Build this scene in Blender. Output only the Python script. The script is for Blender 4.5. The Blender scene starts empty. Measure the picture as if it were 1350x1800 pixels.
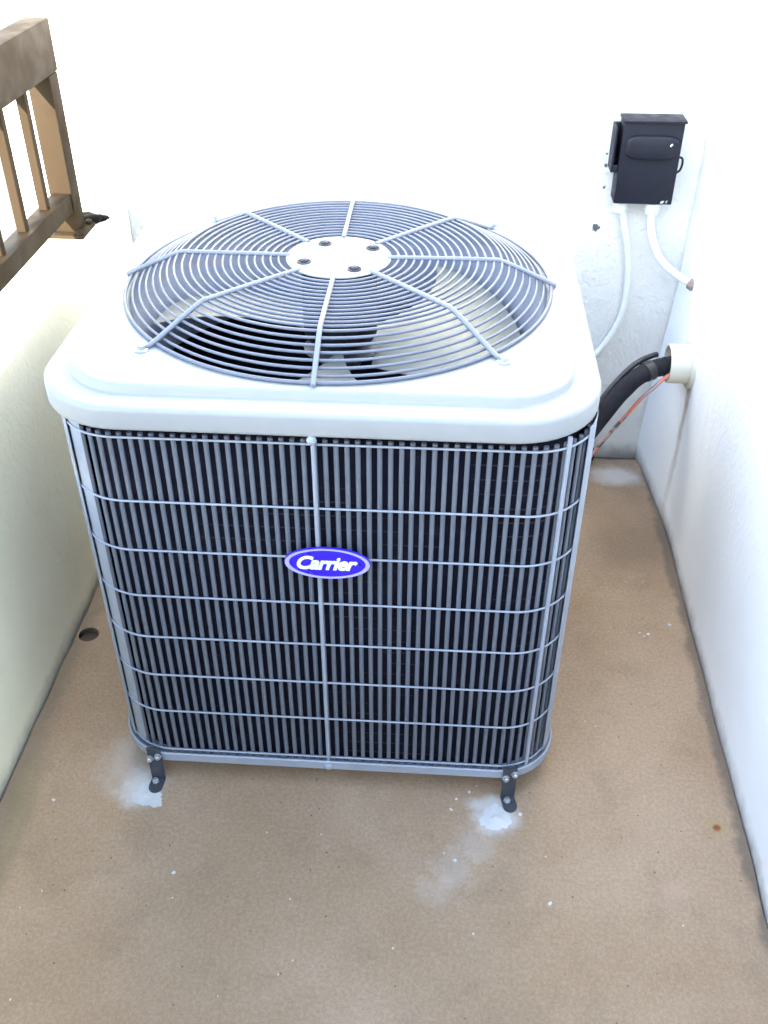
import bpy, bmesh, math, random
from mathutils import Vector, Matrix, noise
from mathutils.geometry import delaunay_2d_cdt

random.seed(7)
sc = bpy.context.scene
C = sc.collection
PI = math.pi

# ------------------------------------------------------------------ camera
cd = bpy.data.cameras.new('camera')
cam = bpy.data.objects.new('camera', cd)
C.objects.link(cam)
_pi, _ya, _ro = math.radians(36.7615), math.radians(3.6487), math.radians(0.1121)
_fw = Vector((-math.sin(_ya) * math.cos(_pi), math.cos(_ya) * math.cos(_pi), -math.sin(_pi)))
_rt = Vector((math.cos(_ya), math.sin(_ya), 0))
_up = _rt.cross(_fw)
_r2 = _rt * math.cos(_ro) + _up * math.sin(_ro)
_u2 = -_rt * math.sin(_ro) + _up * math.cos(_ro)
cam.matrix_world = Matrix(((_r2.x, _u2.x, -_fw.x, 0.17077),
                           (_r2.y, _u2.y, -_fw.y, -1.51214),
                           (_r2.z, _u2.z, -_fw.z, 1.46695),
                           (0, 0, 0, 1)))
cd.sensor_fit = 'VERTICAL'
cd.sensor_height = 36.0
cd.lens = 1720.44 / 1800 * 36
cd.clip_start = 0.02
cd.clip_end = 2000
sc.camera = cam

# ------------------------------------------------------------------ sky, sun, exposure
SUN_EL, SUN_ROT = math.radians(25), math.radians(200)
w = bpy.data.worlds.new('World')
sc.world = w
w.use_nodes = True
sky = w.node_tree.nodes.new('ShaderNodeTexSky')
sky.sky_type = 'NISHITA'
sky.sun_disc = False
sky.sun_elevation = SUN_EL
sky.sun_rotation = SUN_ROT
sky.dust_density = 0.4
sky.air_density = 1.0
sky.ozone_density = 0.6
w.node_tree.links.new(sky.outputs[0], w.node_tree.nodes['Background'].inputs[0])
w.node_tree.nodes['Background'].inputs[1].default_value = 0.15

sl = bpy.data.lights.new('sun', 'SUN')
sl.energy = 2.8
sl.angle = math.radians(0.5)
sl.color = (1.0, 0.94, 0.84)
sun = bpy.data.objects.new('sun', sl)
C.objects.link(sun)
_sd = Vector((math.sin(SUN_ROT) * math.cos(SUN_EL), math.cos(SUN_ROT) * math.cos(SUN_EL), math.sin(SUN_EL)))
sun.rotation_euler = _sd.to_track_quat('Z', 'Y').to_euler()

sc.view_settings.view_transform = 'Standard'
sc.view_settings.look = 'None'
sc.view_settings.exposure = 3.5
sc.view_settings.gamma = 1.0
sc.view_settings.use_curve_mapping = False
sc.cycles.use_denoising = True
sc.cycles.max_bounces = 10
sc.cycles.diffuse_bounces = 6
sc.cycles.sample_clamp_indirect = 8.0


# ------------------------------------------------------------------ materials
class NT:
    def __init__(self, name, base, rough=0.6, metal=0.0, spec=0.5):
        m = bpy.data.materials.new(name)
        m.use_nodes = True
        self.m, self.t = m, m.node_tree
        self.b = self.t.nodes['Principled BSDF']
        self.b.inputs['Base Color'].default_value = (*base, 1)
        self.b.inputs['Roughness'].default_value = rough
        self.b.inputs['Metallic'].default_value = metal
        self.b.inputs['Specular IOR Level'].default_value = spec
        tc = self.n('ShaderNodeTexCoord')
        self.co = tc.outputs['Object']

    def n(self, kind, **kw):
        x = self.t.nodes.new(kind)
        for k, v in kw.items():
            setattr(x, k, v)
        return x

    def l(self, a, b):
        self.t.links.new(a, b)

    def noise(self, scale, detail=4, rough=0.55, co=None, dist=0.0):
        x = self.n('ShaderNodeTexNoise')
        x.inputs['Scale'].default_value = scale
        x.inputs['Detail'].default_value = detail
        x.inputs['Roughness'].default_value = rough
        x.inputs['Distortion'].default_value = dist
        self.l(co or self.co, x.inputs['Vector'])
        return x.outputs['Fac']

    def ramp(self, fac, a, b, va=0.0, vb=1.0):
        x = self.n('ShaderNodeMapRange', clamp=True)
        x.interpolation_type = 'SMOOTHSTEP'
        x.inputs[1].default_value, x.inputs[2].default_value = a, b
        x.inputs[3].default_value, x.inputs[4].default_value = va, vb
        self.l(fac, x.inputs[0])
        return x.outputs[0]

    def math(self, op, a, b=None):
        x = self.n('ShaderNodeMath', operation=op)
        for i, v in enumerate((a, b)):
            if v is None:
                continue
            if isinstance(v, (int, float)):
                x.inputs[i].default_value = v
            else:
                self.l(v, x.inputs[i])
        return x.outputs[0]

    def mix(self, fac, a, b, mode='MIX'):
        x = self.n('ShaderNodeMix', data_type='RGBA', blend_type=mode)
        for s, v in ((x.inputs[0], fac), (x.inputs[6], a), (x.inputs[7], b)):
            if isinstance(v, (int, float)):
                s.default_value = v
            elif isinstance(v, tuple):
                s.default_value = (*v, 1)
            else:
                self.l(v, s)
        return x.outputs[2]

    def xyz(self):
        x = self.n('ShaderNodeSeparateXYZ')
        self.l(self.co, x.inputs[0])
        return x.outputs

    def spot(self, c, r, wob=0.0, wscale=30.0, stretch=(1, 1, 1)):
        """1 inside a spot about c of radius r (object coordinates), 0 outside, with a ragged rim"""
        sub = self.n('ShaderNodeVectorMath', operation='SUBTRACT')
        self.l(self.co, sub.inputs[0])
        sub.inputs[1].default_value = c
        mul = self.n('ShaderNodeVectorMath', operation='MULTIPLY')
        self.l(sub.outputs[0], mul.inputs[0])
        mul.inputs[1].default_value = stretch
        ln = self.n('ShaderNodeVectorMath', operation='LENGTH')
        self.l(mul.outputs[0], ln.inputs[0])
        d = ln.outputs['Value']
        if wob:
            d = self.math('ADD', d, self.math('MULTIPLY', self.math('SUBTRACT', self.noise(wscale, 5, 0.65), 0.5), wob))
        return d

    def bump(self, h, strength, dist):
        x = self.n('ShaderNodeBump')
        x.inputs['Strength'].default_value = strength
        x.inputs['Distance'].default_value = dist
        self.l(h, x.inputs['Height'])
        self.l(x.outputs[0], self.b.inputs['Normal'])

    def color(self, s):
        self.l(s, self.b.inputs['Base Color'])

    def roughness(self, s):
        self.l(s, self.b.inputs['Roughness'])


def stucco(name, base, dirty, marks=None, streak=None, relief=0.004, foot=True, band=0.05):
    k = NT(name, base, 0.85, spec=0.25)
    big = k.noise(3.2, 5, 0.6)
    col = k.mix(k.ramp(big, 0.35, 0.75), base, dirty)
    fine = k.noise(46, 6, 0.62)
    col = k.mix(k.ramp(fine, 0.60, 0.78, 0, 0.35), col, tuple(c * 0.8 for c in dirty))
    if foot:                                           # splashed dirt along the foot of the wall
        z = k.math('ADD', k.xyz()[2], k.math('MULTIPLY', k.noise(22, 5, 0.65), -band))
        col = k.mix(k.ramp(z, -band * 0.8, band * 0.35, 0.75, 0.0), col, (0.30, 0.26, 0.20))
    if streak:
        c, wdt = streak
        x = k.xyz()
        across = k.math('ABSOLUTE', k.math('ADD', k.math('SUBTRACT', x[1], c[1]),
                                           k.math('MULTIPLY', k.math('SUBTRACT', k.noise(9, 3), 0.5), 0.05)))
        m = k.math('MULTIPLY', k.ramp(across, wdt * 0.2, wdt, 1, 0), k.ramp(x[2], c[2] - 0.36, c[2], 0.25, 1.0))
        m = k.math('MULTIPLY', m, k.ramp(x[2], c[2], c[2] + 0.012, 1, 0))
        m = k.math('MULTIPLY', m, k.ramp(k.noise(30, 4), 0.2, 0.55, 0.45, 0.95))
        col = k.mix(m, col, (0.42, 0.36, 0.27))
    for c, r in (marks or ()):
        col = k.mix(k.ramp(k.spot(c, r, r * 2.2, 90), r * 0.75, r, 1, 0), col, (0.13, 0.12, 0.125))
    k.color(col)
    h = k.math('ADD', k.math('MULTIPLY', k.noise(30, 6, 0.6, dist=0.6), 0.7), k.math('MULTIPLY', k.noise(110, 4, 0.6), 0.35))
    k.bump(h, 0.55, relief)
    return k.m


M = {}
M['back_wall'] = stucco('white_stucco', (0.80, 0.785, 0.735), (0.74, 0.725, 0.665),
                        marks=[((0.524, 0.755, 0.628), 0.0095), ((0.530, 0.755, 0.722), 0.005),
                               ((0.528, 0.755, 0.771), 0.005), ((0.526, 0.755, 0.797), 0.0035)], relief=0.016)
M['side_wall'] = stucco('white_render', (0.86, 0.86, 0.855), (0.81, 0.81, 0.795), streak=((0.73, 0.475, 0.375), 0.022), relief=0.003)
M['parapet'] = stucco('cream_render', (0.83, 0.775, 0.585), (0.75, 0.70, 0.51), relief=0.004)


def floor_material():
    k = NT('tan_concrete', (0.24, 0.18, 0.125), 0.82, spec=0.3)
    big = k.noise(2.3, 5, 0.6)
    mid = k.noise(11, 6, 0.62, dist=0.4)
    col = k.mix(k.ramp(big, 0.34, 0.68), (0.292, 0.186, 0.104), (0.362, 0.246, 0.154))
    col = k.mix(k.ramp(mid, 0.50, 0.72, 0, 0.38), col, (0.205, 0.140, 0.086))
    col = k.mix(k.ramp(k.noise(26, 5, 0.6), 0.55, 0.72, 0, 0.4), col, (0.35, 0.255, 0.175))
    grain = k.noise(150, 8, 0.85)
    col = k.mix(k.ramp(grain, 0.40, 0.62, 0.0, 1.0), k.mix(0.24, col, (0.13, 0.09, 0.06)), k.mix(0.15, col, (0.50, 0.40, 0.31)))
    # dark grit and pale chips set in the surface
    for scale, lim, c in ((85, 0.085, (0.08, 0.06, 0.045)), (52, 0.050, (0.55, 0.46, 0.36))):
        v = k.n('ShaderNodeTexVoronoi')
        v.inputs['Scale'].default_value = scale
        k.l(k.co, v.inputs['Vector'])
        sepc = k.n('ShaderNodeSeparateColor')
        k.l(v.outputs['Color'], sepc.inputs[0])
        pick = k.math('GREATER_THAN', sepc.outputs[0], 0.94)
        col = k.mix(k.math('MULTIPLY', pick, k.ramp(v.outputs['Distance'], lim, lim * 2.2, 0.85, 0.0)), col, c)
    x = k.xyz()
    # grime and painted soft shadow along the side wall and damp band along the parapet
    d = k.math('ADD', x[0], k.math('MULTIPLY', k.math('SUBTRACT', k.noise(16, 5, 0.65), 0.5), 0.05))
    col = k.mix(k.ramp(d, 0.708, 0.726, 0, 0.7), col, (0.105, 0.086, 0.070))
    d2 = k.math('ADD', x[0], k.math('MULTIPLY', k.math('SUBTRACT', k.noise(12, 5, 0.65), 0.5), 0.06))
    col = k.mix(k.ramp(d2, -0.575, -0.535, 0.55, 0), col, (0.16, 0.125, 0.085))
    # darker damp stretch in the far right corner
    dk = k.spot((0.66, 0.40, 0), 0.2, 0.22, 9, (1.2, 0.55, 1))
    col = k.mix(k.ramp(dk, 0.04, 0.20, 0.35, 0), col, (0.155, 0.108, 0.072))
    # olive tyre-like smear near the parapet
    ol = k.math('ABSOLUTE', k.math('ADD', k.math('SUBTRACT', x[0], -0.545), k.math('MULTIPLY', k.math('SUBTRACT', k.noise(6, 3), 0.5), 0.06)))
    col = k.mix(k.math('MULTIPLY', k.ramp(ol, 0.012, 0.04, 0.45, 0), k.ramp(x[1], -0.42, -0.30, 1, 0)), col, (0.17, 0.14, 0.075))
    # cement dust: pale patches around the feet, in the corner and trailing forward
    dust = (0.50, 0.465, 0.43)
    for c, r, wob, s, a in (((0.300, -0.440, 0), 0.055, 0.05, (1, 1, 1), 0.85),
                            ((0.285, -0.412, 0), 0.030, 0.03, (0.6, 1.3, 1), 0.6),
                            ((0.262, -0.492, 0), 0.050, 0.08, (1, 1, 1), 0.24),
                            ((0.228, -0.545, 0), 0.055, 0.10, (1, 1, 1), 0.20),
                            ((0.200, -0.590, 0), 0.045, 0.10, (1, 1, 1), 0.14),
                            ((-0.340, -0.418, 0), 0.055, 0.05, (1, 0.9, 1), 0.85),
                            ((-0.375, -0.36, 0), 0.075, 0.09, (1, 0.7, 1), 0.30),
                            ((0.645, 0.645, 0), 0.075, 0.06, (0.8, 1.2, 1), 0.75)):
        col = k.mix(k.ramp(k.spot(c, r, wob, 26, s), r * 0.25, r, a, 0), col, dust)
    # rust spot and faint pink-brown blotches
    col = k.mix(k.ramp(k.spot((0.687, -0.435, 0), 0.02, 0.012, 60), 0.010, 0.024, 0.4, 0), col, (0.30, 0.24, 0.10))
    col = k.mix(k.ramp(k.spot((0.687, -0.435, 0), 0.008, 0.006, 80), 0.003, 0.010, 0.95, 0), col, (0.20, 0.055, 0.02))
    col = k.mix(k.ramp(k.spot((0.585, -0.565, 0), 0.03, 0.03, 30), 0.008, 0.035, 0.3, 0), col, (0.42, 0.27, 0.20))
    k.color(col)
    k.roughness(k.ramp(mid, 0.3, 0.7, 0.72, 0.9))
    h = k.math('ADD', k.math('MULTIPLY', k.noise(90, 8, 0.8), 0.6), k.math('MULTIPLY', mid, 0.8))
    k.bump(h, 0.22, 0.002)
    return k.m


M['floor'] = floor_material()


def painted(name, base, rough, dirt=0.15, spec=0.5, metal=0.0, scale=14, bump=0.0):
    k = NT(name, base, rough, metal, spec)
    nz = k.noise(scale, 5, 0.62)
    k.color(k.mix(k.ramp(nz, 0.42, 0.75, 0, dirt), base, tuple(c * 0.55 for c in base)))
    k.roughness(k.ramp(k.noise(scale * 2.3, 4), 0.3, 0.7, rough * 0.85, min(1, rough * 1.2)))
    if bump:
        k.bump(k.noise(scale * 9, 4, 0.6), bump, 0.001)
    return k.m


M['lid'] = painted('pale_grey_powder_coat', (0.272, 0.274, 0.274), 0.42, 0.10, bump=0.12, scale=9)
M['wire'] = painted('grey_coated_wire', (0.27, 0.29, 0.335), 0.45, 0.25)
M['slat'] = painted('mid_grey_slat_paint', (0.112, 0.122, 0.146), 0.5, 0.3, scale=22)
M['grille'] = painted('grille_wire_paint', (0.125, 0.138, 0.175), 0.5, 0.2)
M['spoke'] = painted('grille_spoke_paint', (0.19, 0.205, 0.25), 0.45, 0.2)
M['shroud'] = painted('shroud_paint', (0.33, 0.35, 0.44), 0.5, 0.25)
M['blade'] = painted('bare_aluminium_sheet', (0.30, 0.295, 0.25), 0.5, 0.25, metal=0.3)
M['fan_hub'] = painted('grey_fan_hub', (0.10, 0.105, 0.12), 0.5, 0.3, metal=0.5)
M['motor'] = painted('black_motor_paint', (0.010, 0.010, 0.014), 0.6, 0.2, spec=0.2)
M['steel'] = painted('zinc_steel', (0.55, 0.57, 0.60), 0.32, 0.3, metal=0.9)
M['bracket'] = painted('dark_galvanised_bracket', (0.050, 0.056, 0.068), 0.5, 0.35, metal=0.3, scale=40)
M['dark_recess'] = painted('dark_recess', (0.035, 0.035, 0.04), 0.7, 0.2)
M['badge_blue'] = painted('badge_blue_enamel', (0.030, 0.010, 0.46), 0.3, 0.05)
M['badge_rim'] = painted('badge_lilac_rim', (0.36, 0.33, 0.86), 0.35, 0.05)
M['badge_white'] = painted('badge_white_lettering', (0.72, 0.78, 0.92), 0.35, 0.05)
M['bronze'] = painted('brown_railing_paint', (0.031, 0.0200, 0.0098), 0.7, 0.0, scale=6, spec=0.12)
M['sealant'] = painted('black_sealant', (0.005, 0.0045, 0.0045), 0.7, 0.2, spec=0.08)
M['box'] = painted('charcoal_enclosure_paint', (0.012, 0.012, 0.019), 0.5, 0.2, scale=20, spec=0.22, bump=0.1)
M['white_mark'] = painted('white_ink', (0.75, 0.75, 0.78), 0.7, 0.3)
M['pvc'] = painted('white_pvc', (0.72, 0.72, 0.68), 0.5, 0.2, spec=0.3)
M['cream_pvc'] = painted('aged_cream_pvc', (0.70, 0.655, 0.53), 0.5, 0.3, spec=0.3)
M['foam'] = painted('black_pipe_foam', (0.012, 0.011, 0.015), 0.7, 0.3, spec=0.25, scale=35, bump=0.3)
M['tape'] = painted('black_tape', (0.020, 0.020, 0.024), 0.35, 0.2, scale=30)
M['plaster'] = painted('white_cement_paste', (0.52, 0.505, 0.49), 0.9, 0.35, scale=30, bump=0.6)
M['ground'] = painted('pale_paving', (0.22, 0.19, 0.15), 0.9, 0.3, scale=0.6, bump=0.3)
M['drain_inside'] = painted('muddy_drain_inside', (0.075, 0.05, 0.036), 0.9, 0.4, scale=60)
M['rust'] = painted('rusted_fitting', (0.30, 0.22, 0.19), 0.8, 0.5, scale=60)
M['under'] = painted('dark_joint', (0.10, 0.08, 0.065), 0.95, 0.4, scale=40)


def cable_material():
    k = NT('red_orange_cable', (0.62, 0.16, 0.09), 0.5)
    col = k.mix(k.ramp(k.noise(28, 3), 0.50, 0.56), (0.66, 0.19, 0.11), (0.40, 0.25, 0.23))
    col = k.mix(k.ramp(k.noise(24, 2, co=k.co), 0.60, 0.63), col, (0.10, 0.07, 0.07))
    k.color(col)
    return k.m


M['cable'] = cable_material()


def coil_material():
    k = NT('dark_finned_coil', (0.02, 0.022, 0.035), 0.8, 0.0, 0.08)
    z = k.xyz()[2]
    band = k.math('PINGPONG', z, 0.0125)
    line = k.math('MULTIPLY', k.ramp(band, 0.0008, 0.0018, 1, 0), k.ramp(k.noise(7, 3), 0.5, 0.7))
    col = k.mix(k.ramp(k.noise(20, 5, 0.65), 0.5, 0.75, 0, 0.6), (0.010, 0.010, 0.019), (0.024, 0.024, 0.036))
    k.color(k.mix(line, col, (0.055, 0.048, 0.050)))
    k.bump(k.math('PINGPONG', z, 0.0016), 0.5, 0.001)
    return k.m


M['coil'] = coil_material()


# ------------------------------------------------------------------ mesh helpers
def finish(name, bm, mat, parent=None, sharp=35, recalc=True):
    if recalc:
        bmesh.ops.recalc_face_normals(bm, faces=bm.faces)
    me = bpy.data.meshes.new(name)
    bm.to_mesh(me)
    bm.free()
    for p in me.polygons:
        p.use_smooth = True
    me.set_sharp_from_angle(angle=math.radians(sharp))
    me.materials.append(M[mat])
    o = bpy.data.objects.new(name, me)
    C.objects.link(o)
    if parent is not None:
        o.parent = parent
        o.matrix_parent_inverse = Matrix.Translation(-world_loc(parent))
    return o


def world_loc(o):
    v = Vector((0, 0, 0))
    while o is not None:
        if not o.matrix_parent_inverse.is_identity:
            v += o.matrix_parent_inverse.translation
        v += o.location
        o = o.parent
    return v


def copy_part(o, loc=None, rot=None):
    c = o.copy()
    C.objects.link(c)
    if loc is not None:
        c.location = loc
    if rot is not None:
        c.rotation_euler = rot
    return c


def thing(name, label, cat, loc, group=None):
    o = bpy.data.objects.new(name, None)
    C.objects.link(o)
    o.empty_display_size = 0.05
    o.location = loc
    return tag(o, label, cat, group)


def tag(o, label, cat, group=None):
    o['label'] = label
    o['category'] = cat
    if group:
        o['group'] = group
    return o


def structure(o):
    o['kind'] = 'structure'
    return o


def add_box(bm, x0, x1, y0, y1, z0, z1, bevel=0.0, seg=2, mat=None):
    vs = [bm.verts.new((x, y, z)) for x in (x0, x1) for y in (y0, y1) for z in (z0, z1)]
    fs = [bm.faces.new([vs[i] for i in f]) for f in
          ((0, 1, 3, 2), (4, 6, 7, 5), (0, 4, 5, 1), (2, 3, 7, 6), (0, 2, 6, 4), (1, 5, 7, 3))]
    if mat is not None:
        bmesh.ops.transform(bm, matrix=mat, verts=vs)
    if bevel:
        es = list({e for f in fs for e in f.edges})
        bmesh.ops.bevel(bm, geom=es, offset=bevel, segments=seg, affect='EDGES', profile=0.6)


def add_tube(bm, pts, r, n=8, closed=False, cap=True, squash=None):
    """tube along a polyline; r is one radius or one per point"""
    pts = [Vector(p) for p in pts]
    N = len(pts)
    rs = r if isinstance(r, (list, tuple)) else [r] * N
    rings = []
    prev = None
    for i, p in enumerate(pts):
        if closed:
            t = (pts[(i + 1) % N] - pts[i - 1]).normalized()
        else:
            t = (pts[min(i + 1, N - 1)] - pts[max(i - 1, 0)]).normalized()
        if prev is None:
            a = Vector((0, 0, 1)) if abs(t.z) < 0.9 else Vector((1, 0, 0))
            u = a.cross(t).normalized()
        else:
            u = (prev - t * prev.dot(t)).normalized()
        prev = u
        v = t.cross(u)
        rings.append([bm.verts.new(p + (u * math.cos(2 * PI * k / n) + v * math.sin(2 * PI * k / n)) * rs[i]) for k in range(n)])
    for i in range(N if closed else N - 1):
        a, b = rings[i], rings[(i + 1) % N]
        for k in range(n):
            bm.faces.new((a[k], a[(k + 1) % n], b[(k + 1) % n], b[k]))
    if cap and not closed:
        bm.faces.new(rings[0][::-1])
        bm.faces.new(rings[-1])


def add_lathe(bm, prof, n=32, mat=None, close_ends=True):
    """revolve (r, z) about z"""
    rings = []
    for r, z in prof:
        rings.append([bm.verts.new((r * math.cos(2 * PI * k / n), r * math.sin(2 * PI * k / n), z)) for k in range(n)])
    for a, b in zip(rings, rings[1:]):
        for k in range(n):
            bm.faces.new((a[k], a[(k + 1) % n], b[(k + 1) % n], b[k]))
    if close_ends:
        bm.faces.new(rings[0][::-1])
        bm.faces.new(rings[-1])
    if mat is not None:
        bmesh.ops.transform(bm, matrix=mat, verts=[v for r in rings for v in r])


def smooth_path(ctrl, n=8):
    """Catmull-Rom through control points"""
    P = [Vector(p) for p in ctrl]
    P = [P[0] * 2 - P[1]] + P + [P[-1] * 2 - P[-2]]
    out = []
    for i in range(1, len(P) - 2):
        for k in range(n):
            t = k / n
            a, b, c, d = P[i - 1], P[i], P[i + 1], P[i + 2]
            out.append(0.5 * ((2 * b) + (c - a) * t + (2 * a - 5 * b + 4 * c - d) * t * t + (3 * b - a - 3 * c + d) * t ** 3))
    out.append(P[-2])
    return out


def rr_pts(a, r, nc=10, ns=6):
    """rounded square, half size a, corner radius r: (x, y) counter-clockwise"""
    out = []
    for q in range(4):
        ang = q * PI / 2
        ca, sa = math.cos(ang), math.sin(ang)
        # straight along the right side (going +y), then the corner
        loc = [(a, -(a - r) + 2 * (a - r) * k / ns) for k in range(ns)]
        loc += [(a - r + r * math.cos(t), a - r + r * math.sin(t)) for t in [PI / 2 * k / nc for k in range(nc)]]
        out += [(x * ca - y * sa, x * sa + y * ca) for x, y in loc]
    return out


def sweep_rr(bm, prof, cx=0.0, cy=0.0, nc=10, ns=6, close=False):
    """prof: list of (half size, corner radius, z); returns rings"""
    rings = [[bm.verts.new((x + cx, y + cy, z)) for x, y in rr_pts(a, r, nc, ns)] for a, r, z in prof]
    pairs = list(zip(rings, rings[1:])) + ([(rings[-1], rings[0])] if close else [])
    n = len(rings[0])
    for p, q in pairs:
        for k in range(n):
            bm.faces.new((p[k], p[(k + 1) % n], q[(k + 1) % n], q[k]))
    return rings


def rr_at(a, r, s):
    """point and outward angle at arc length s along the rounded square (from the middle of the front, going +x)"""
    st = 2 * (a - r)
    L = 4 * st + 2 * PI * r
    s = (s + st / 2) % L
    q = st + PI * r / 2
    side = int(s // q)
    u = s - side * q
    if u < st:
        x, y, an = -(a - r) + u, -a, -PI / 2
    else:
        t = (u - st) / r
        an = -PI / 2 + t
        x, y = (a - r) + r * math.cos(an), -(a - r) + r * math.sin(an)
    rot = side * PI / 2
    c, d = math.cos(rot), math.sin(rot)
    return x * c - y * d, x * d + y * c, an + rot, L


# ------------------------------------------------------------------ setting
def xr(y):                                             # the side wall is not quite straight
    P = [(-5.0, 0.735), (-0.9, 0.733), (-0.588, 0.733), (-0.46, 0.7375), (-0.34, 0.737), (-0.22, 0.7355), (-0.07, 0.738),
         (0.08, 0.737), (0.27, 0.740), (0.40, 0.742), (0.49, 0.736), (0.567, 0.729), (0.683, 0.721), (0.757, 0.711), (1.0, 0.70)]
    for (a, va), (b, vb) in zip(P, P[1:]):
        if a <= y <= b:
            return va + (vb - va) * (y - a) / (b - a)
    return P[0][1]


XL, YB = -0.590, 0.757
Y0 = -4.5
ZP = 0.645
CEIL = 2.7

# floor: one sheet with a drain hole, stopping a few millimetres short of the walls
ys = [Y0] + [-3.5, -2.5, -1.6] + [-1.2 + 0.03 * i for i in range(66)]
ys = [y for y in ys if y < YB - 0.028] + [YB - 0.028]
DR = (-0.557, -0.032, 0.0215)


def jag(y, s):
    return 0.0045 * noise.noise(Vector((y * 14, s, 0.3))) + 0.003 * noise.noise(Vector((y * 45, s, 2.3)))


outer = [(xr(y) - 0.004 + jag(y, 5.0) * 0.45, y) for y in ys]
outer += [(xr(YB) - 0.02 - 0.05 * i, YB - 0.030 + jag(i * 0.05, 9.0)) for i in range(1, 24)]
outer += [(XL + 0.006 + jag(y, 1.0) * 0.6, y) for y in reversed(ys)]
hole = [(DR[0] + DR[2] * math.cos(t), DR[1] + DR[2] * 1.0 * math.sin(t)) for t in [2 * PI * k / 24 for k in range(24)]]
verts = [Vector(p) for p in outer + hole]
no, nh = len(outer), len(hole)
edges = [(i, (i + 1) % no) for i in range(no)] + [(no + i, no + (i + 1) % nh) for i in range(nh)]
r = delaunay_2d_cdt(verts, edges, [], 0, 1e-6)
vv, ff = r[0], r[2]


def inside(p, poly):
    c = False
    for (x1, y1), (x2, y2) in zip(poly, poly[1:] + poly[:1]):
        if (y1 > p[1]) != (y2 > p[1]) and p[0] < (x2 - x1) * (p[1] - y1) / (y2 - y1) + x1:
            c = not c
    return c


bm = bmesh.new()
bv = [bm.verts.new((v.x, v.y, 0)) for v in vv]
for f in ff:
    cx = sum(vv[i].x for i in f) / len(f)
    cy = sum(vv[i].y for i in f) / len(f)
    if inside((cx, cy), outer) and not inside((cx, cy), hole):
        bm.faces.new([bv[i] for i in f])
ext = bmesh.ops.extrude_edge_only(bm, edges=[e for e in bm.edges if e.is_boundary])
bmesh.ops.translate(bm, vec=(0, 0, -0.03), verts=[v for v in ext['geom'] if isinstance(v, bmesh.types.BMVert)])
bmesh.ops.recalc_face_normals(bm, faces=bm.faces)
top = next(f for f in bm.faces if abs(f.calc_center_median().z) < 1e-6)
if top.normal.z < 0:
    bmesh.ops.reverse_faces(bm, faces=bm.faces)
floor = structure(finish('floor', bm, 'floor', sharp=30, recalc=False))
floor['label'] = 'tan speckled concrete floor with dusty patches'

bm = bmesh.new()                                       # open joint round the edge, seen as a dark line
add_box(bm, XL - 0.05, 0.80, Y0, YB + 0.05, -0.12, -0.014)
joint = structure(finish('floor_joint', bm, 'under'))
bm = bmesh.new()
add_lathe(bm, [(DR[2], -0.002), (DR[2], -0.0135), (0.0, -0.0136)], 24, Matrix.Translation((DR[0], DR[1], 0)), close_ends=False)
bmesh.ops.remove_doubles(bm, verts=bm.verts, dist=1e-6)
tag(finish('drain_hole', bm, 'drain_inside'), 'round dark drain hole in the floor beside the parapet', 'drain')

# back wall
bm = bmesh.new()
add_box(bm, -0.86, 0.92, YB, YB + 0.2, -0.11, CEIL + 0.18, 0.006)
tag(finish('back_wall', bm, 'back_wall'), 'white stucco wall behind the condenser unit', 'wall')

# side wall, slightly bowed
bm = bmesh.new()
wy = [Y0, -3.5, -2.5, -1.5] + [-0.9 + 0.06 * i for i in range(28)]
wy = [y for y in wy if y < YB - 0.003] + [YB - 0.003]
wz = [-0.11, 0.0, 0.06, 0.12, 0.25, 0.5, 0.9, 1.5, 2.0]
grid = []
for y in wy:
    row = []
    for z in wz:
        k = min(1, max(0, (z - 0.05) / 0.5))
        top_x = 0.738
        base = xr(y) + 0.0025 * noise.noise(Vector((y * 9, z * 7, 1.7)))
        row.append(bm.verts.new((base + (top_x - base) * k * k * (3 - 2 * k), y, z)))
    grid.append(row)
for i in range(len(wy) - 1):
    for j in range(len(wz) - 1):
        bm.faces.new((grid[i][j], grid[i][j + 1], grid[i + 1][j + 1], grid[i + 1][j]))
ext = bmesh.ops.extrude_edge_only(bm, edges=[e for e in bm.edges if e.is_boundary])
for v in ext['geom']:
    if isinstance(v, bmesh.types.BMVert):
        v.co.x = 0.92
bmesh.ops.contextual_create(bm, geom=[e for e in bm.edges if e.is_boundary])
tag(finish('side_wall', bm, 'side_wall', sharp=40), 'smooth white wall with the pipe sleeve and a brown drip stain', 'wall')

# parapet with a worn rounded top edge
bm = bmesh.new()
prof = [(XL, -0.11)] + [(XL, z) for z in (0.1, 0.3, 0.5)]
for k in range(7):
    t = PI / 2 * k / 6
    prof.append((XL - 0.008 + 0.008 * math.cos(t), ZP - 0.008 + 0.008 * math.sin(t)))
for k in range(5):
    t = PI / 2 + PI / 2 * k / 4
    prof.append((-0.80 + 0.012 + 0.012 * math.cos(t), ZP - 0.012 + 0.012 * math.sin(t)))
prof += [(-0.80, -0.5)]
py = [Y0 + 0.0] + [-3.5, -2.5, -1.5] + [-1.0 + 0.03 * i for i in range(60)]
py = [y for y in py if y < YB - 0.004] + [YB - 0.002]
rows = []
for y in py:
    rows.append([bm.verts.new((x + 0.004 * noise.noise(Vector((y * 5, z * 5, 0))) * (z > 0.05), y,
                               z + (0.003 * noise.noise(Vector((y * 11, x * 8, 4))) if z > 0.55 else 0))) for x, z in prof])
for a, b in zip(rows, rows[1:]):
    for k in range(len(prof) - 1):
        bm.faces.new((a[k], a[k + 1], b[k + 1], b[k]))
bm.faces.new(rows[0][::-1])
bm.faces.new(rows[-1])
tag(finish('parapet_wall', bm, 'parapet', sharp=50), 'low cream rendered parapet wall that carries the brown railing', 'wall')

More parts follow.
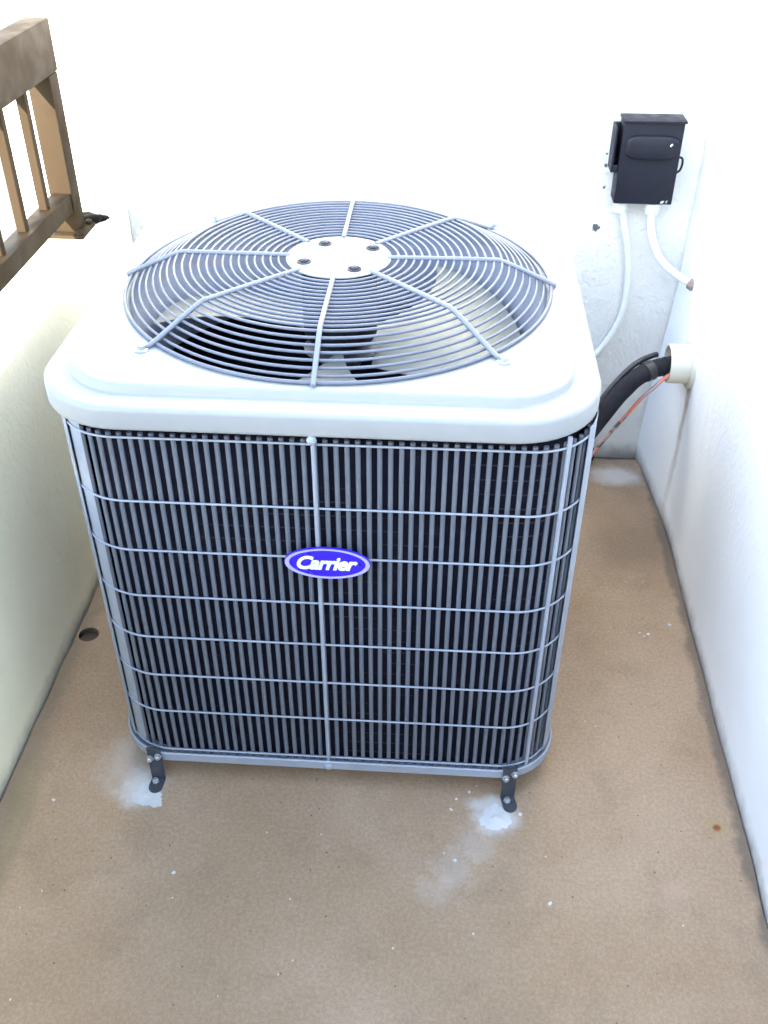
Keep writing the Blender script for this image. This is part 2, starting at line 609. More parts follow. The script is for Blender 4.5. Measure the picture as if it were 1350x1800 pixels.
# unseen wall added behind the viewpoint to keep sun off the passage
bm = bmesh.new()
add_box(bm, -2.17, 0.92, Y0 + 0.1, Y0 + 0.3, -0.49, 3.5, 0.006)
tag(finish('added_shade_wall', bm, 'back_wall'), 'unseen white stucco wall added behind the viewpoint to block the sun', 'wall')

# paving outside
bm = bmesh.new()
n = 12
for i in range(n):
    for j in range(n):
        pass
vs = [bm.verts.new((x, y, -0.5)) for x, y in ((-600, -600), (600, -600), (600, 600), (-600, 600))]
bm.faces.new(vs)
structure(finish('ground', bm, 'ground'))

# ------------------------------------------------------------------ railing on the parapet
RX = -0.675
rail = thing('railing', 'brown metal railing with square balusters on the parapet', 'railing', (RX, 0.60, ZP))
rail_y0, rail_y1 = -3.8, 0.625


def rail_part(name, x0, x1, y0, y1, z0, z1, b=0.003, mat='bronze', parent=rail):
    bm = bmesh.new()
    add_box(bm, x0, x1, y0, y1, z0, z1, b, 2)
    return finish(name, bm, mat, parent)


rail_part('top_rail', RX - 0.027, RX + 0.027, rail_y0, rail_y1 + 0.002, 0.982, 1.083, 0.005)
rail_part('bottom_rail', RX - 0.018, RX + 0.022, rail_y0, 0.574, 0.700, 0.742, 0.003)
for y in (0.60, -1.15, -2.9):
    rail_part('post', RX - 0.025, RX + 0.025, y - 0.025, y + 0.025, ZP + 0.0085, 0.981)
    pl = rail_part('base_plate', RX - 0.045, RX + 0.040, y - 0.045, y + 0.045, ZP - 0.001, ZP + 0.008, 0.002)
    for dx, dy in ((-0.034, -0.034), (0.030, 0.034), (-0.034, 0.034), (0.030, -0.034)):
        bm = bmesh.new()
        add_lathe(bm, [(0.0085, 0.0), (0.0085, 0.006), (0.004, 0.0095)], 8, Matrix.Translation((RX + dx, y + dy, ZP + 0.0081)))
        finish('bolt', bm, 'steel' if dx < 0 else 'bronze', pl)
bm = bmesh.new()
add_box(bm, -0.0095, 0.0095, -0.0095, 0.0095, 0.0, 0.2405, 0.0015, 1)
b0 = finish('baluster', bm, 'bronze')
b0.parent = rail
y = 0.60 - 0.125
k = 0
while y > rail_y0 + 0.05:
    if min(abs(y - p) for p in (-1.15, -2.9)) > 0.05:
        o = b0 if k == 0 else copy_part(b0)
        o.location = (0, y - 0.60, 0.7415 - ZP)
        k += 1
    y -= 0.125

bm = bmesh.new()                                       # black lump of sealant between the post foot and the wall
for i, (dx, dy, dz, rr) in enumerate(((0, 0, 0, 0.022), (0.02, 0.02, -0.004, 0.017), (-0.018, 0.015, 0.002, 0.018), (0.034, 0.034, -0.006, 0.010))):
    bmesh.ops.create_icosphere(bm, subdivisions=2, radius=rr, matrix=Matrix.Translation((-0.652 + dx * 0.7, 0.665 + dy * 0.8, ZP + 0.006 + dz)) @ Matrix.Diagonal((1.2, 1.1, 0.55, 1)))
for v in bm.verts:
    v.co += Vector((noise.noise(v.co * 60), noise.noise(v.co * 60 + Vector((9, 0, 0))), 0)) * 0.004
tag(finish('sealant_lump', bm, 'sealant', sharp=60), 'black lump of sealant on the parapet behind the railing post', 'sealant')

# ------------------------------------------------------------------ condenser unit
UX = 0.009                                             # the body sits a touch right of its lid
unit = thing('condenser_unit', 'large pale grey air conditioning condenser with round fan grille and blue badge', 'air conditioner', (0, 0, 0))


def part(name, bm, mat, parent=unit, sharp=35, recalc=True):
    return finish(name, bm, mat, parent, sharp, recalc)


# lid: skirt, rounded shoulder, shelf, raised panel, round opening
bm = bmesh.new()
prof = [(0.394, 0.124, 0.770), (0.3955, 0.1255, 0.756), (0.3980, 0.128, 0.7552), (0.3995, 0.1295, 0.7565), (0.4000, 0.130, 0.760), (0.4000, 0.130, 0.7830),
        (0.3993, 0.1293, 0.7862), (0.3972, 0.1272, 0.7887), (0.3940, 0.124, 0.7900), (0.3900, 0.120, 0.7905), (0.3670, 0.106, 0.7918),
        (0.3645, 0.1035, 0.7924), (0.3630, 0.102, 0.7945), (0.3610, 0.100, 0.8010), (0.3590, 0.098, 0.8038), (0.3555, 0.0945, 0.8052), (0.3520, 0.091, 0.8055)]
rings = sweep_rr(bm, prof, nc=12, ns=16)
inner = rings[-1]
last = inner
for rad, z in ((0.3455, 0.8056), (0.3425, 0.8050), (0.3400, 0.8030), (0.3390, 0.7990)):
    ring = []
    for v in inner:
        a = math.atan2(v.co.y, v.co.x)
        ring.append(bm.verts.new((rad * math.cos(a), rad * math.sin(a), z)))
    m = len(ring)
    for q in range(m):
        bm.faces.new((last[q], last[(q + 1) % m], ring[(q + 1) % m], ring[q]))
    last = ring
part('lid', bm, 'lid', sharp=50)

bm = bmesh.new()                                       # shroud ring below the opening
add_lathe(bm, [(0.3385, 0.8000), (0.336, 0.790), (0.334, 0.64), (0.338, 0.622), (0.350, 0.612), (0.353, 0.614), (0.341, 0.626), (0.3375, 0.642), (0.3395, 0.795)], 72, close_ends=False)
part('fan_shroud', bm, 'shroud', sharp=60)
bm = bmesh.new()                                       # inner deck that closes the top between shroud and cage
a = rr_pts(0.372, 0.10, 10, 8)
o_ = [bm.verts.new((x + UX * 0.5, y, 0.752)) for x, y in a]
i_ = [bm.verts.new((0.3405 * math.cos(math.atan2(y, x)), 0.3405 * math.sin(math.atan2(y, x)), 0.752)) for x, y in a]
for q in range(len(a)):
    bm.faces.new((o_[q], o_[(q + 1) % len(a)], i_[(q + 1) % len(a)], i_[q]))
part('inner_deck', bm, 'coil', recalc=False)

# coil, pan, compressor
bm = bmesh.new()
sweep_rr(bm, [(0.369, 0.088, 0.0585), (0.369, 0.088, 0.746), (0.345, 0.07, 0.746), (0.345, 0.07, 0.0585)], UX, 0, 10, 4, close=True)
part('coil', bm, 'coil')
bm = bmesh.new()
rg = sweep_rr(bm, [(0.3905, 0.0975, 0.0500), (0.3935, 0.1005, 0.0515), (0.3935, 0.1005, 0.0685), (0.3915, 0.0985, 0.0700), (0.3895, 0.0965, 0.0690), (0.3885, 0.0955, 0.0580), (0.36, 0.085, 0.0570)], UX, 0, 12, 8)
bm.faces.new(rg[0][::-1])
bm.faces.new(rg[-1])
part('base_pan', bm, 'wire', sharp=40)
bm = bmesh.new()
add_lathe(bm, [(0.085, 0.058), (0.098, 0.10), (0.10, 0.36), (0.085, 0.41), (0.045, 0.43), (0.0, 0.432)], 32, Matrix.Translation((0.06, 0.08, 0)), close_ends=False)
part('compressor', bm, 'motor')

# slats of the louvred cage
A_S, R_S = 0.3805, 0.0905
L = rr_at(A_S, R_S, 0)[3]
NS = 190
bm = bmesh.new()
n = 8
z0, z1 = 0.0635, 0.7405
for z in (z0, z1):
    for q in range(n):
        t = 2 * PI * q / n + PI / n
        bm.verts.new((0.0030 * math.cos(t), 0.0038 * math.sin(t), z))
bm.verts.ensure_lookup_table()
for q in range(n):
    bm.faces.new([bm.verts[i] for i in (q, (q + 1) % n, n + (q + 1) % n, n + q)])
bm.faces.new([bm.verts[n + q] for q in range(n)])
s0 = finish('slat', bm, 'slat', sharp=60)
s0.parent = unit
for i in range(NS):
    x, y, an, _ = rr_at(A_S, R_S, (i + 0.5) * L / NS)
    o = s0 if i == 0 else copy_part(s0)
    o.location = (x + UX, y, 0)
    o.rotation_euler = (0, 0, an)

# horizontal wires round the cage and the stiffening uprights
bm = bmesh.new()
P = [(x + UX, y, 0) for x, y in rr_pts(0.3856, 0.0956, 14, 3)]
add_tube(bm, P, 0.0018, 6, closed=True)
w0 = finish('guard_wire', bm, 'wire', sharp=80)
w0.parent = unit
for i, z in enumerate((0.735, 0.625, 0.533, 0.441, 0.352, 0.264, 0.175, 0.0745)):
    o = w0 if i == 0 else copy_part(w0)
    o.location = (0, 0, z)
bm = bmesh.new()
add_tube(bm, [(0, 0, 0.056), (0, 0, 0.753)], 0.0034, 8)
u0 = finish('guard_upright', bm, 'wire', sharp=50)
u0.parent = unit
for i, s in enumerate((0.0, L * 0.1178, L * 0.25, L * 0.3822, L * 0.5, L * 0.6178, L * 0.75)):
    x, y, an, _ = rr_at(0.3880, 0.0980, s * (2 * PI * 0.098 + 8 * 0.29) / L)
    o = u0 if i == 0 else copy_part(u0)
    o.location = (x + UX - (0.008 if i == 0 else 0), y, 0)
    o.rotation_euler = (0, 0, an)
for z, ph in ((0.0585, 1), (0.7500, -1)):              # screwed tabs that hold the middle upright to the pan and the lid
    bm = bmesh.new()
    bmesh.ops.create_uvsphere(bm, u_segments=12, v_segments=6, radius=0.0075, matrix=Matrix.Translation((UX - 0.008, -0.3935 - (0.006 if ph < 0 else 0), z)) @ Matrix.Diagonal((1, 0.75, 1, 1)))
    part('screw_tab', bm, 'wire')


# sheet metal strips closing the rounded cage corners, plus one imitating a pale reflection
def corner_strip(a, r, t0, t1, run, z0, z1, th, front_left):
    bm = bmesh.new()
    pts = [((a - r) + (r + d) * math.sin(t), -(a - r) - (r + d) * math.cos(t)) for d in (0, th)
           for t in [t0 + (t1 - t0) * k / 10 for k in range(11)]]
    o_, i_ = pts[11:], pts[:11]
    if run:
        o_.append((o_[-1][0], o_[-1][1] + run))
        i_.append((i_[-1][0], i_[-1][1] + run))
    loop = o_ + i_[::-1]
    sx = -1 if front_left else 1
    lo = [bm.verts.new((sx * x + UX, y, z0)) for x, y in loop]
    hi = [bm.verts.new((sx * x + UX, y, z1)) for x, y in loop]
    n = len(loop)
    for q in range(n):
        bm.faces.new((lo[q], lo[(q + 1) % n], hi[(q + 1) % n], hi[q]))
    m = n // 2
    for q in range(m - 1):
        for ring in (lo, hi):
            bm.faces.new((ring[q], ring[q + 1], ring[n - 2 - q], ring[n - 1 - q]))
    return part('corner_strip', bm, 'wire', sharp=40)


corner_strip(0.3876, 0.0976, math.radians(58), PI / 2, 0.07, 0.071, 0.752, 0.0012, False)
corner_strip(0.3876, 0.0976, math.radians(50), PI / 2, 0.07, 0.071, 0.752, 0.0012, True)
corner_strip(0.3842, 0.0942, math.radians(32), math.radians(50), 0, 0.071, 0.745, 0.0002, True)  # added strip standing in for the pale reflection band inside the left corner

# foot brackets: strap bolted to the pan, bent out onto the floor
def strap():
    bm = bmesh.new()
    wd, th = 0.0125, 0.0030
    prof = [(0.002, 0.086), (0.002, 0.004), (0.005, 0.0016), (0.024, 0.0016)]  # (outward, z)
    a, b = [], []
    for i, (o_, z) in enumerate(prof):
        a.append([bm.verts.new((s * wd, -o_, z)) for s in (-1, 1)])
        dn = (th, 0) if i < 2 else ((th * 0.8, th * 0.6) if i == 2 else (0, th))
        b.append([bm.verts.new((s * wd, -o_ - dn[0], z + dn[1])) for s in (-1, 1)])
    for i in range(3):
        bm.faces.new((a[i][0], a[i][1], a[i + 1][1], a[i + 1][0]))
        bm.faces.new((b[i][0], b[i + 1][0], b[i + 1][1], b[i][1]))
        for s in (0, 1):
            bm.faces.new((a[i][s], a[i + 1][s], b[i + 1][s], b[i][s]))
    bm.faces.new((a[0][0], b[0][0], b[0][1], a[0][1]))
    # rounded toe
    for (z, ring) in ((0.0016, a[3]), (0.0016 + th, b[3])):
        pass
    lo, hi = [], []
    for q in range(9):
        t = PI * q / 8
        x, yy = -wd * math.cos(t), -0.024 - wd * math.sin(t)
        lo.append(bm.verts.new((x, yy, 0.0016)) if 0 < q < 8 else a[3][0 if q == 0 else 1])
        hi.append(bm.verts.new((x, yy, 0.0016 + th)) if 0 < q < 8 else b[3][0 if q == 0 else 1])
    bm.faces.new(hi)
    bm.faces.new(lo[::-1])
    for q in range(8):
        bm.faces.new((lo[q], lo[q + 1], hi[q + 1], hi[q]))
    return bm


f0 = finish('foot_bracket', strap(), 'bracket', sharp=30)
f0.parent = unit


def bolt_bm(r):
    bm = bmesh.new()
    rot = Matrix.Rotation(PI / 2, 4, 'X')
    add_lathe(bm, [(r * 1.35, 0), (r * 1.35, 0.0018), (r, 0.002), (r, 0.0062), (r * 0.75, 0.0078)], 6, rot)
    return bm


k0 = finish('bolt', bolt_bm(0.0052), 'steel', sharp=30)
a0 = finish('anchor_bolt', bolt_bm(0.0050), 'steel', sharp=30)
for i, (sx, sy, yaw) in enumerate(((0.322, -0.3925, 0.20), (-0.312, -0.3925, -0.06), (0.322, 0.3925, PI - 0.2), (-0.31, 0.3925, PI + 0.2))):
    o = f0 if i == 0 else copy_part(f0)
    o.location = (sx, sy, 0)
    o.rotation_euler = (0, 0, yaw)
    for q, (bx, bz) in enumerate(((-0.0078, 0.060), (0.0078, 0.068))):
        c = k0 if (i, q) == (0, 0) else copy_part(k0)
        c.parent = o
        c.location = (bx, -0.0051, bz)
    c = a0 if i == 0 else copy_part(a0)
    c.parent = o
    c.location = (-0.003, -0.013, 0.0047)
    c.rotation_euler = (-PI / 2, 0, 0)

# badge
BX, BZ, BY = 0.0155, 0.5345, -0.3960
bm = bmesh.new()
rotb = Matrix.Translation((BX, BY, BZ)) @ Matrix.Rotation(PI / 2, 4, 'X') @ Matrix.Diagonal((0.0645, 0.0285, 1, 1))
add_lathe(bm, [(1.0, 0), (1.0, 0.003), (0.985, 0.0042), (0.0, 0.0043)], 64, rotb, close_ends=False)
bmesh.ops.remove_doubles(bm, verts=bm.verts, dist=1e-6)
badge = part('badge', bm, 'badge_blue')
bm = bmesh.new()
add_lathe(bm, [(0.985, 0.0042), (0.98, 0.0056), (0.90, 0.0056), (0.885, 0.0042)], 64, rotb, close_ends=False)
finish('badge_rim', bm, 'badge_rim', badge)
fc = bpy.data.curves.new('lettering', 'FONT')
fc.body = 'Carrier'
fc.size = 0.0335
fc.shear = 0.32
fc.offset = 0.00085
fc.space_character = 0.90
fc.extrude = 0.0006
fc.bevel_depth = 0.0002
fc.align_x = 'CENTER'
fc.resolution_u = 4


def text_part(name, curve, mw, mat, parent, sx=1.0):
    tmp = bpy.data.objects.new('tmp', curve)
    C.objects.link(tmp)
    dg = bpy.context.evaluated_depsgraph_get()
    me = bpy.data.meshes.new_from_object(tmp.evaluated_get(dg))
    bpy.data.objects.remove(tmp)
    xs = [v.co.x for v in me.vertices]
    yy = [v.co.y for v in me.vertices]
    c = Vector(((min(xs) + max(xs)) / 2, (min(yy) + max(yy)) / 2, 0))
    me.transform(Matrix.Diagonal((sx, 1, 1, 1)) @ Matrix.Translation(-c))
    me.transform(mw)
    me.materials.clear()
    me.materials.append(M[mat])
    o = bpy.data.objects.new(name, me)
    C.objects.link(o)
    o.parent = parent
    o.matrix_parent_inverse = Matrix.Translation(-world_loc(parent))
    return o


text_part('lettering', fc, Matrix.Translation((BX, BY - 0.0048, BZ + 0.001)) @ Matrix.Rotation(PI / 2, 4, 'X'), 'badge_white', badge, 0.98)

# fan grille: rim, concentric wires, eight spokes, hub plate
def dome(r):                                           # height of the wire dome at radius r
    if r <= 0.262:
        return 0.8445
    t = (r - 0.262) / (0.346 - 0.262)
    return 0.8445 - 0.0385 * t - 0.004 * t * t


bm = bmesh.new()
add_tube(bm, [(0.3455 * math.cos(2 * PI * k / 96), 0.3455 * math.sin(2 * PI * k / 96), 0.8085) for k in range(96)], 0.0030, 8, closed=True)
grille = part('fan_grille', bm, 'grille', sharp=80)
rr, i = 0.0975, 0
while rr < 0.340:
    bm = bmesh.new()
    N = 96
    add_tube(bm, [(rr * math.cos(2 * PI * k / N), rr * math.sin(2 * PI * k / N), dome(rr) + 0.003) for k in range(N)], 0.0023, 6, closed=True)
    finish('grille_ring', bm, 'grille', grille, sharp=80)
    rr += 0.0128 if rr < 0.262 else 0.0128 * 0.90
for k in range(8):
    a = k * PI / 4
    d = Vector((math.cos(a), math.sin(a), 0))
    bm = bmesh.new()
    pts = smooth_path([d * 0.080 + Vector((0, 0, 0.8490)), d * 0.16 + Vector((0, 0, 0.8500)), d * 0.245 + Vector((0, 0, 0.8500)),
                       d * 0.263 + Vector((0, 0, 0.8485)), d * 0.302 + Vector((0, 0, 0.8325)), d * 0.350 + Vector((0, 0, 0.8110)), d * (0.366 if k % 2 else 0.352) + Vector((0, 0, 0.8095))], 4)
    add_tube(bm, pts, 0.0040, 8)
    sp = finish('grille_spoke', bm, 'spoke', grille, sharp=70)
    if k % 2:                                          # the four long spokes end in a screwed foot on the lid
        bm = bmesh.new()
        add_lathe(bm, [(0.0105, 0.8056), (0.0105, 0.8075), (0.0068, 0.8085), (0.0068, 0.8145), (0.004, 0.817)], 10, Matrix.Translation(d * 0.370))
        finish('grille_screw', bm, 'steel', grille, sharp=30)
bm = bmesh.new()
add_lathe(bm, [(0.0, 0.8455), (0.083, 0.8455), (0.0855, 0.8465), (0.0860, 0.8480), (0.0845, 0.8495), (0.0, 0.8500)], 48, close_ends=False)
bmesh.ops.remove_doubles(bm, verts=bm.verts, dist=1e-6)
finish('hub_plate', bm, 'lid', grille)
for x, y in ((-0.028, 0.050), (0.053, 0.036), (0.030, -0.052), (-0.053, -0.028)):
    bm = bmesh.new()
    T = Matrix.Translation((x, y, 0.8500))
    add_lathe(bm, [(0.0115, -0.0005), (0.0112, 0.0012), (0.0092, 0.0014), (0.0088, 0.0006), (0.0, 0.0006)], 18, T, close_ends=False)
    finish('screw_recess', bm, 'dark_recess', grille)
    bm = bmesh.new()
    add_lathe(bm, [(0.0072, 0.0007), (0.0070, 0.0034), (0.0048, 0.0052), (0.0, 0.0056)], 6, T @ Matrix.Rotation(x * 40, 4, 'Z'), close_ends=False)
    finish('hub_screw', bm, 'bracket', grille, sharp=30)

# motor and fan
bm = bmesh.new()
add_lathe(bm, [(0.0, 0.708), (0.054, 0.708), (0.060, 0.712), (0.0625, 0.720), (0.0625, 0.834), (0.058, 0.8445), (0.0, 0.8448)], 40, close_ends=False)
part('fan_motor', bm, 'motor', sharp=30)
bm = bmesh.new()
add_lathe(bm, [(0.0, 0.656), (0.034, 0.656), (0.034, 0.680), (0.062, 0.683), (0.064, 0.688), (0.030, 0.692), (0.012, 0.696), (0.012, 0.7075), (0.0, 0.7075)], 32, close_ends=False)
hub = part('fan', bm, 'fan_hub', sharp=30)
for k in range(3):
    bm = bmesh.new()
    NR, NT_ = 8, 8
    top, bot = [], []
    base = math.radians(12 + 120 * k)
    for i in range(NR + 1):
        t = i / NR
        rad = 0.055 + (0.322 - 0.055) * t
        wdt = math.radians(52 + 14 * t)
        row, row2 = [], []
        for j in range(NT_ + 1):
            s = j / NT_ - 0.5
            ang = base + s * wdt + math.radians(16) * t * t
            z = 0.682 + s * (0.050 + 0.030 * t) + 0.018 * (1 - 4 * s * s) * (0.4 + 0.6 * t)
            row.append(bm.verts.new((rad * math.cos(ang), rad * math.sin(ang), z)))
            row2.append(bm.verts.new((rad * math.cos(ang), rad * math.sin(ang), z - 0.0016)))
        top.append(row)
        bot.append(row2)
    for i in range(NR):
        for j in range(NT_):
            bm.faces.new((top[i][j], top[i + 1][j], top[i + 1][j + 1], top[i][j + 1]))
            bm.faces.new((bot[i][j], bot[i][j + 1], bot[i + 1][j + 1], bot[i + 1][j]))
    for i in range(NR):
        for j in (0, NT_):
            bm.faces.new((top[i][j], top[i + 1][j], bot[i + 1][j], bot[i][j]))
    for j in range(NT_):
        for i in (0, NR):
            bm.faces.new((top[i][j], top[i][j + 1], bot[i][j + 1], bot[i][j]))
    finish('fan_blade', bm, 'blade', hub, sharp=40)

# ------------------------------------------------------------------ disconnect box on the back wall
box = thing('disconnect_box', 'charcoal electrical disconnect box mounted on the white back wall', 'electrical box', (0.61, YB, 0.70))
bm = bmesh.new()
add_box(bm, 0.546, 0.6755, 0.700, YB - 0.001, 0.704, 0.880, 0.003)
part('enclosure', bm, 'box', box)
bm = bmesh.new()                                       # hooded top and the hinge leaf on the left
add_box(bm, 0.543, 0.6785, 0.694, YB - 0.0015, 0.8805, 0.886, 0.002)
part('hood', bm, 'box', box)
bm = bmesh.new()
add_box(bm, 0.5305, 0.5345, 0.703, YB - 0.001, 0.772, 0.868, 0.0015)
add_box(bm, 0.5345, 0.5455, 0.745, YB - 0.0015, 0.772, 0.868, 0.0015)
add_box(bm, 0.5345, 0.5455, 0.704, 0.712, 0.772, 0.788, 0.0015)
part('hinge_leaf', bm, 'box', box)
bm = bmesh.new()                                       # the raised pill-shaped bulge of the cover
pts = []
for q in range(32):
    t = 2 * PI * q / 32
    hx, hz, p = 0.0575, 0.0255, 0.42
    ct, st = math.cos(t), math.sin(t)
    pts.append((math.copysign(abs(ct) ** p, ct) * hx, math.copysign(abs(st) ** (p * 1.35), st) * hz))
rings = []
for sc_, yo in ((1.0, 0.0), (0.985, -0.006), (0.94, -0.0105), (0.84, -0.0125), (0.0, -0.0130)):
    rings.append([bm.verts.new((0.6115 + x * sc_ - (1 - sc_) * 0 , 0.7002 + yo, 0.830 + z * sc_)) for x, z in pts])
for a, b in zip(rings, rings[1:]):
    for q in range(32):
        bm.faces.new((a[q], a[(q + 1) % 32], b[(q + 1) % 32], b[q]))
bmesh.ops.remove_doubles(bm, verts=bm.verts, dist=1e-6)
part('cover_bulge', bm, 'box', box, sharp=60)
bm = bmesh.new()
add_tube(bm, smooth_path([(0.676, 0.706, 0.808), (0.6825, 0.706, 0.805), (0.6845, 0.706, 0.793), (0.6815, 0.706, 0.780), (0.6745, 0.706, 0.774)], 5), 0.0026, 6)
part('latch', bm, 'box', box)
bm = bmesh.new()
add_box(bm, 0.647, 0.6535, 0.6869, 0.6885, 0.836, 0.8395, 0.0, mat=None)
bmesh.ops.rotate(bm, verts=bm.verts, cent=(0.65, 0.688, 0.838), matrix=Matrix.Rotation(-0.9, 3, 'Y'))
part('scratch', bm, 'white_mark', box)
fc2 = bpy.data.curves.new('marking', 'FONT')
fc2.body = '# 6'
fc2.size = 0.0085
fc2.shear = 0.25
fc2.offset = 0.0002
fc2.extrude = 0.0003
text_part('marking', fc2, Matrix.Translation((0.6575, 0.6995, 0.7105)) @ Matrix.Rotation(PI / 2, 4, 'X'), 'white_mark', box, 1.35)


def conduit(label, ctrl, r, nut, end=None):
    t = thing('conduit', label, 'conduit', ctrl[0], 'white conduits below the box')
    bm = bmesh.new()
    add_tube(bm, smooth_path(ctrl, 9), r, 12)
    part('pipe', bm, 'pvc', t, sharp=60)
    bm = bmesh.new()
    x, y, z = ctrl[0]
    add_lathe(bm, [(nut * 0.72, 0.006), (nut * 0.74, 0.001), (nut, -0.001), (nut, -0.016), (nut * 0.86, -0.020), (nut * 0.80, -0.026)], 20, Matrix.Translation((x, y, z)))
    part('connector', bm, 'pvc', t)
    if end:
        bm = bmesh.new()
        e = Vector(ctrl[-1])
        d = (e - Vector(ctrl[-2])).normalized()
        add_lathe(bm, [(r * 1.02, -0.008), (r * 1.5, -0.006), (r * 1.6, 0.004), (r * 1.3, 0.009)], 14, Matrix.Translation(e) @ d.to_track_quat('Z', 'Y').to_matrix().to_4x4())
        part('collar', bm, 'rust', t)
    return t


conduit('thin white conduit dropping from the box down behind the condenser',
        [(0.568, 0.7300, 0.702), (0.581, 0.733, 0.655), (0.599, 0.740, 0.594), (0.612, 0.744, 0.524), (0.615, 0.743, 0.436), (0.597, 0.741, 0.367),
         (0.563, 0.735, 0.312), (0.50, 0.70, 0.265), (0.42, 0.60, 0.24), (0.38, 0.45, 0.235), (0.372, 0.36, 0.235)], 0.0078, 0.0165)
conduit('short white conduit curving from the box into the right wall',
        [(0.6385, 0.722, 0.702), (0.640, 0.720, 0.665), (0.647, 0.708, 0.625), (0.668, 0.682, 0.585), (0.700, 0.655, 0.562), (0.7365, 0.628, 0.548)], 0.0088, 0.0185, True)

# ------------------------------------------------------------------ pipes through the side wall
SC = Vector((0.737, 0.508, 0.408))
sleeve = thing('wall_sleeve', 'short white plastic pipe sleeve sticking out of the right wall', 'pipe sleeve', SC)
bm = bmesh.new()
ax = Matrix.Translation(SC) @ Matrix.Rotation(-PI / 2, 4, 'Y')
add_lathe(bm, [(0.044, -0.01), (0.044, 0.050), (0.0425, 0.0515), (0.040, 0.0515), (0.0392, 0.050), (0.0392, -0.01)], 40, ax, close_ends=False)
part('tube', bm, 'cream_pvc', sleeve)
bm = bmesh.new()
add_lathe(bm, [(0.056, -0.004), (0.056, 0.003), (0.053, 0.006), (0.0445, 0.0065), (0.0443, -0.004)], 40, ax, close_ends=False)
part('flange', bm, 'cream_pvc', sleeve)

ls = thing('refrigerant_pipe', 'black foam insulated pipe bending from the wall sleeve to the condenser', 'pipe', (0.70, 0.505, 0.40))
path = smooth_path([(0.745, 0.505, 0.407), (0.70, 0.502, 0.405), (0.655, 0.487, 0.405), (0.61, 0.463, 0.390), (0.565, 0.435, 0.350), (0.52, 0.405, 0.292), (0.47, 0.37, 0.235), (0.42, 0.335, 0.205), (0.372, 0.31, 0.195)], 8)
bm = bmesh.new()
add_tube(bm, path, [0.0205 + 0.0016 * noise.noise(p * 30) for p in path], 16)
part('insulation', bm, 'foam', ls, sharp=60)
for a, b in ((9, 13), (17, 21)):
    bm = bmesh.new()
    add_tube(bm, path[a:b], [0.0228 + 0.0010 * math.sin(i * 2.1) for i in range(b - a)], 16)
    part('tape_wrap', bm, 'tape', ls, sharp=60)
bm = bmesh.new()                                       # bare suction line running on top
p2 = [p + Vector((-0.004, 0.028, 0.018)) for p in path[14:44]]
add_tube(bm, p2, 0.0065, 10)
part('liquid_line', bm, 'tape', ls, sharp=60)

cb = smooth_path([(0.69, 0.478, 0.398), (0.672, 0.466, 0.389), (0.650, 0.452, 0.372), (0.630, 0.448, 0.352), (0.598, 0.445, 0.302), (0.560, 0.438, 0.245), (0.525, 0.425, 0.195), (0.46, 0.38, 0.15), (0.372, 0.32, 0.13)], 8)
bm = bmesh.new()
add_tube(bm, cb, 0.0042, 8)
tag(finish('control_cable', bm, 'cable', sharp=60), 'thin red cable hanging below the black pipe', 'cable')

bm = bmesh.new()                                       # black rubber end lying at the foot of the back wall
add_tube(bm, smooth_path([(0.40, 0.62, 0.03), (0.48, 0.68, 0.026), (0.545, 0.712, 0.024), (0.588, 0.718, 0.024)], 6), 0.022, 14)
tag(finish('drain_hose', bm, 'foam', sharp=60), 'end of a black hose lying on the floor behind the condenser', 'hose')


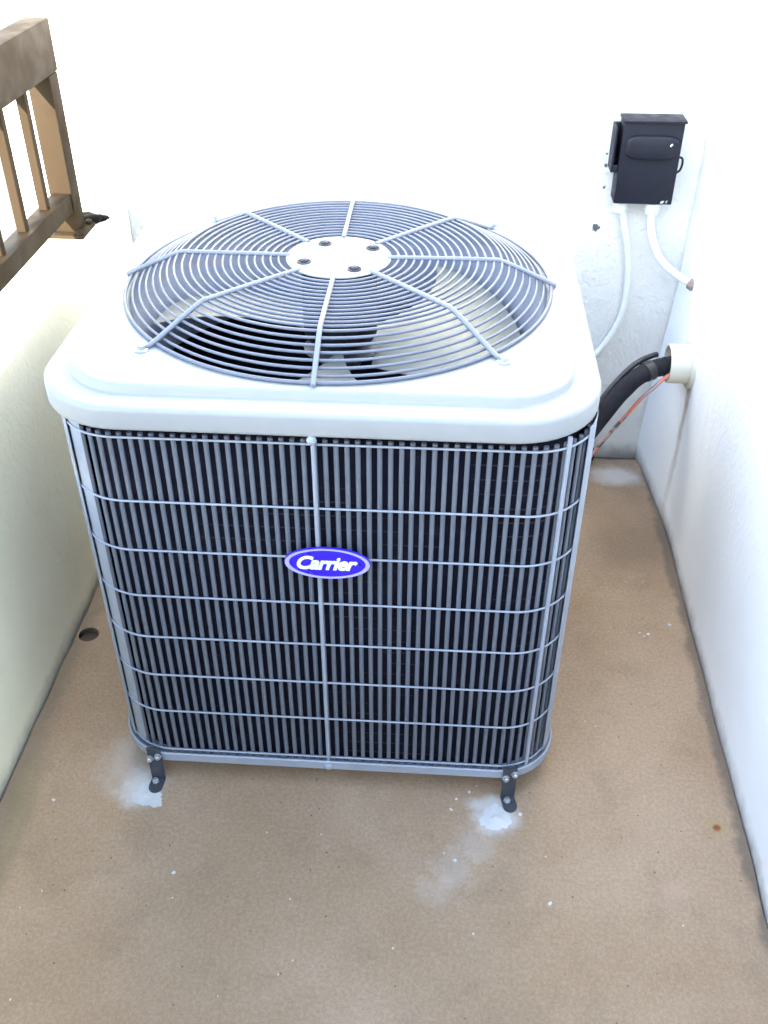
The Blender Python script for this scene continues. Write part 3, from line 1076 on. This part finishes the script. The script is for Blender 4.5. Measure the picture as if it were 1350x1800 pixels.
# ------------------------------------------------------------------ cement paste and crumbs on the floor
def paste(cx, cy, rad, seed, sx, sy, rot):
    bm = bmesh.new()
    NA, NRR = 56, 7
    cen = bm.verts.new((cx, cy, 0.0045))
    rows = []
    for j in range(1, NRR + 1):
        t = j / NRR
        row = []
        for i in range(NA):
            a = 2 * PI * i / NA
            d = rad * (1 + 0.34 * noise.noise(Vector((math.cos(a) * 1.3, math.sin(a) * 1.3, seed))) + 0.22 * noise.noise(Vector((math.cos(a) * 4, math.sin(a) * 4, seed))) +
                       0.10 * noise.noise(Vector((math.cos(a) * 11, math.sin(a) * 11, seed))))
            x, y = math.cos(a) * d * t * sx, math.sin(a) * d * t * sy
            X, Y = cx + x * math.cos(rot) - y * math.sin(rot), cy + x * math.sin(rot) + y * math.cos(rot)
            h = 0.0016 * (1 - t ** 2) * (0.75 + 0.9 * noise.noise(Vector((X * 60, Y * 60, seed)))) + 0.0006
            row.append(bm.verts.new((X, Y, h if j < NRR else 0.0004)))
        rows.append(row)
    for i in range(NA):
        bm.faces.new((cen, rows[0][i], rows[0][(i + 1) % NA]))
    for a, b in zip(rows, rows[1:]):
        for i in range(NA):
            bm.faces.new((a[i], b[i], b[(i + 1) % NA], a[(i + 1) % NA]))
    return finish('cement_patch', bm, 'plaster', sharp=70)


tag(paste(0.300, -0.440, 0.030, 3.1, 1.0, 0.85, 0.9), 'white cement smear under the front right foot with a trail of dust', 'cement patch', 'cement smears at the feet')
tag(paste(-0.326, -0.432, 0.028, 8.4, 1.1, 0.8, -0.5), 'white cement smear under the front left foot', 'cement patch', 'cement smears at the feet')

bm = bmesh.new()
spots = [(0.232, -0.405), (0.222, -0.428), (0.255, -0.388), (0.385, -0.60), (0.26, -0.66), (0.622, 0.05), (0.630, 0.04), (0.64, 0.047), (-0.49, -0.455), (-0.24, -0.585),
         (0.69, 0.08), (0.345, -0.43), (0.23, -0.53)]
for q in range(7):
    spots.append((random.uniform(-0.52, 0.70), random.uniform(-0.85, -0.42)))
for i, (x, y) in enumerate(spots):
    s = random.uniform(0.0022, 0.0040) if i < 13 else random.uniform(0.0009, 0.0018)
    m = Matrix.Translation((x, y, s * 0.3)) @ Matrix.Rotation(random.uniform(0, PI), 4, 'Z') @ Matrix.Diagonal((s * random.uniform(0.8, 1.6), s, s * 0.4, 1))
    v = bmesh.ops.create_icosphere(bm, subdivisions=1, radius=1.0, matrix=m)['verts']
    for q in v:
        q.co += Vector((random.uniform(-1, 1), random.uniform(-1, 1), 0)) * s * 0.25
cr = finish('debris', bm, 'plaster', sharp=20)
cr['kind'] = 'stuff'
cr['label'] = 'pale crumbs of cement scattered over the tan floor'
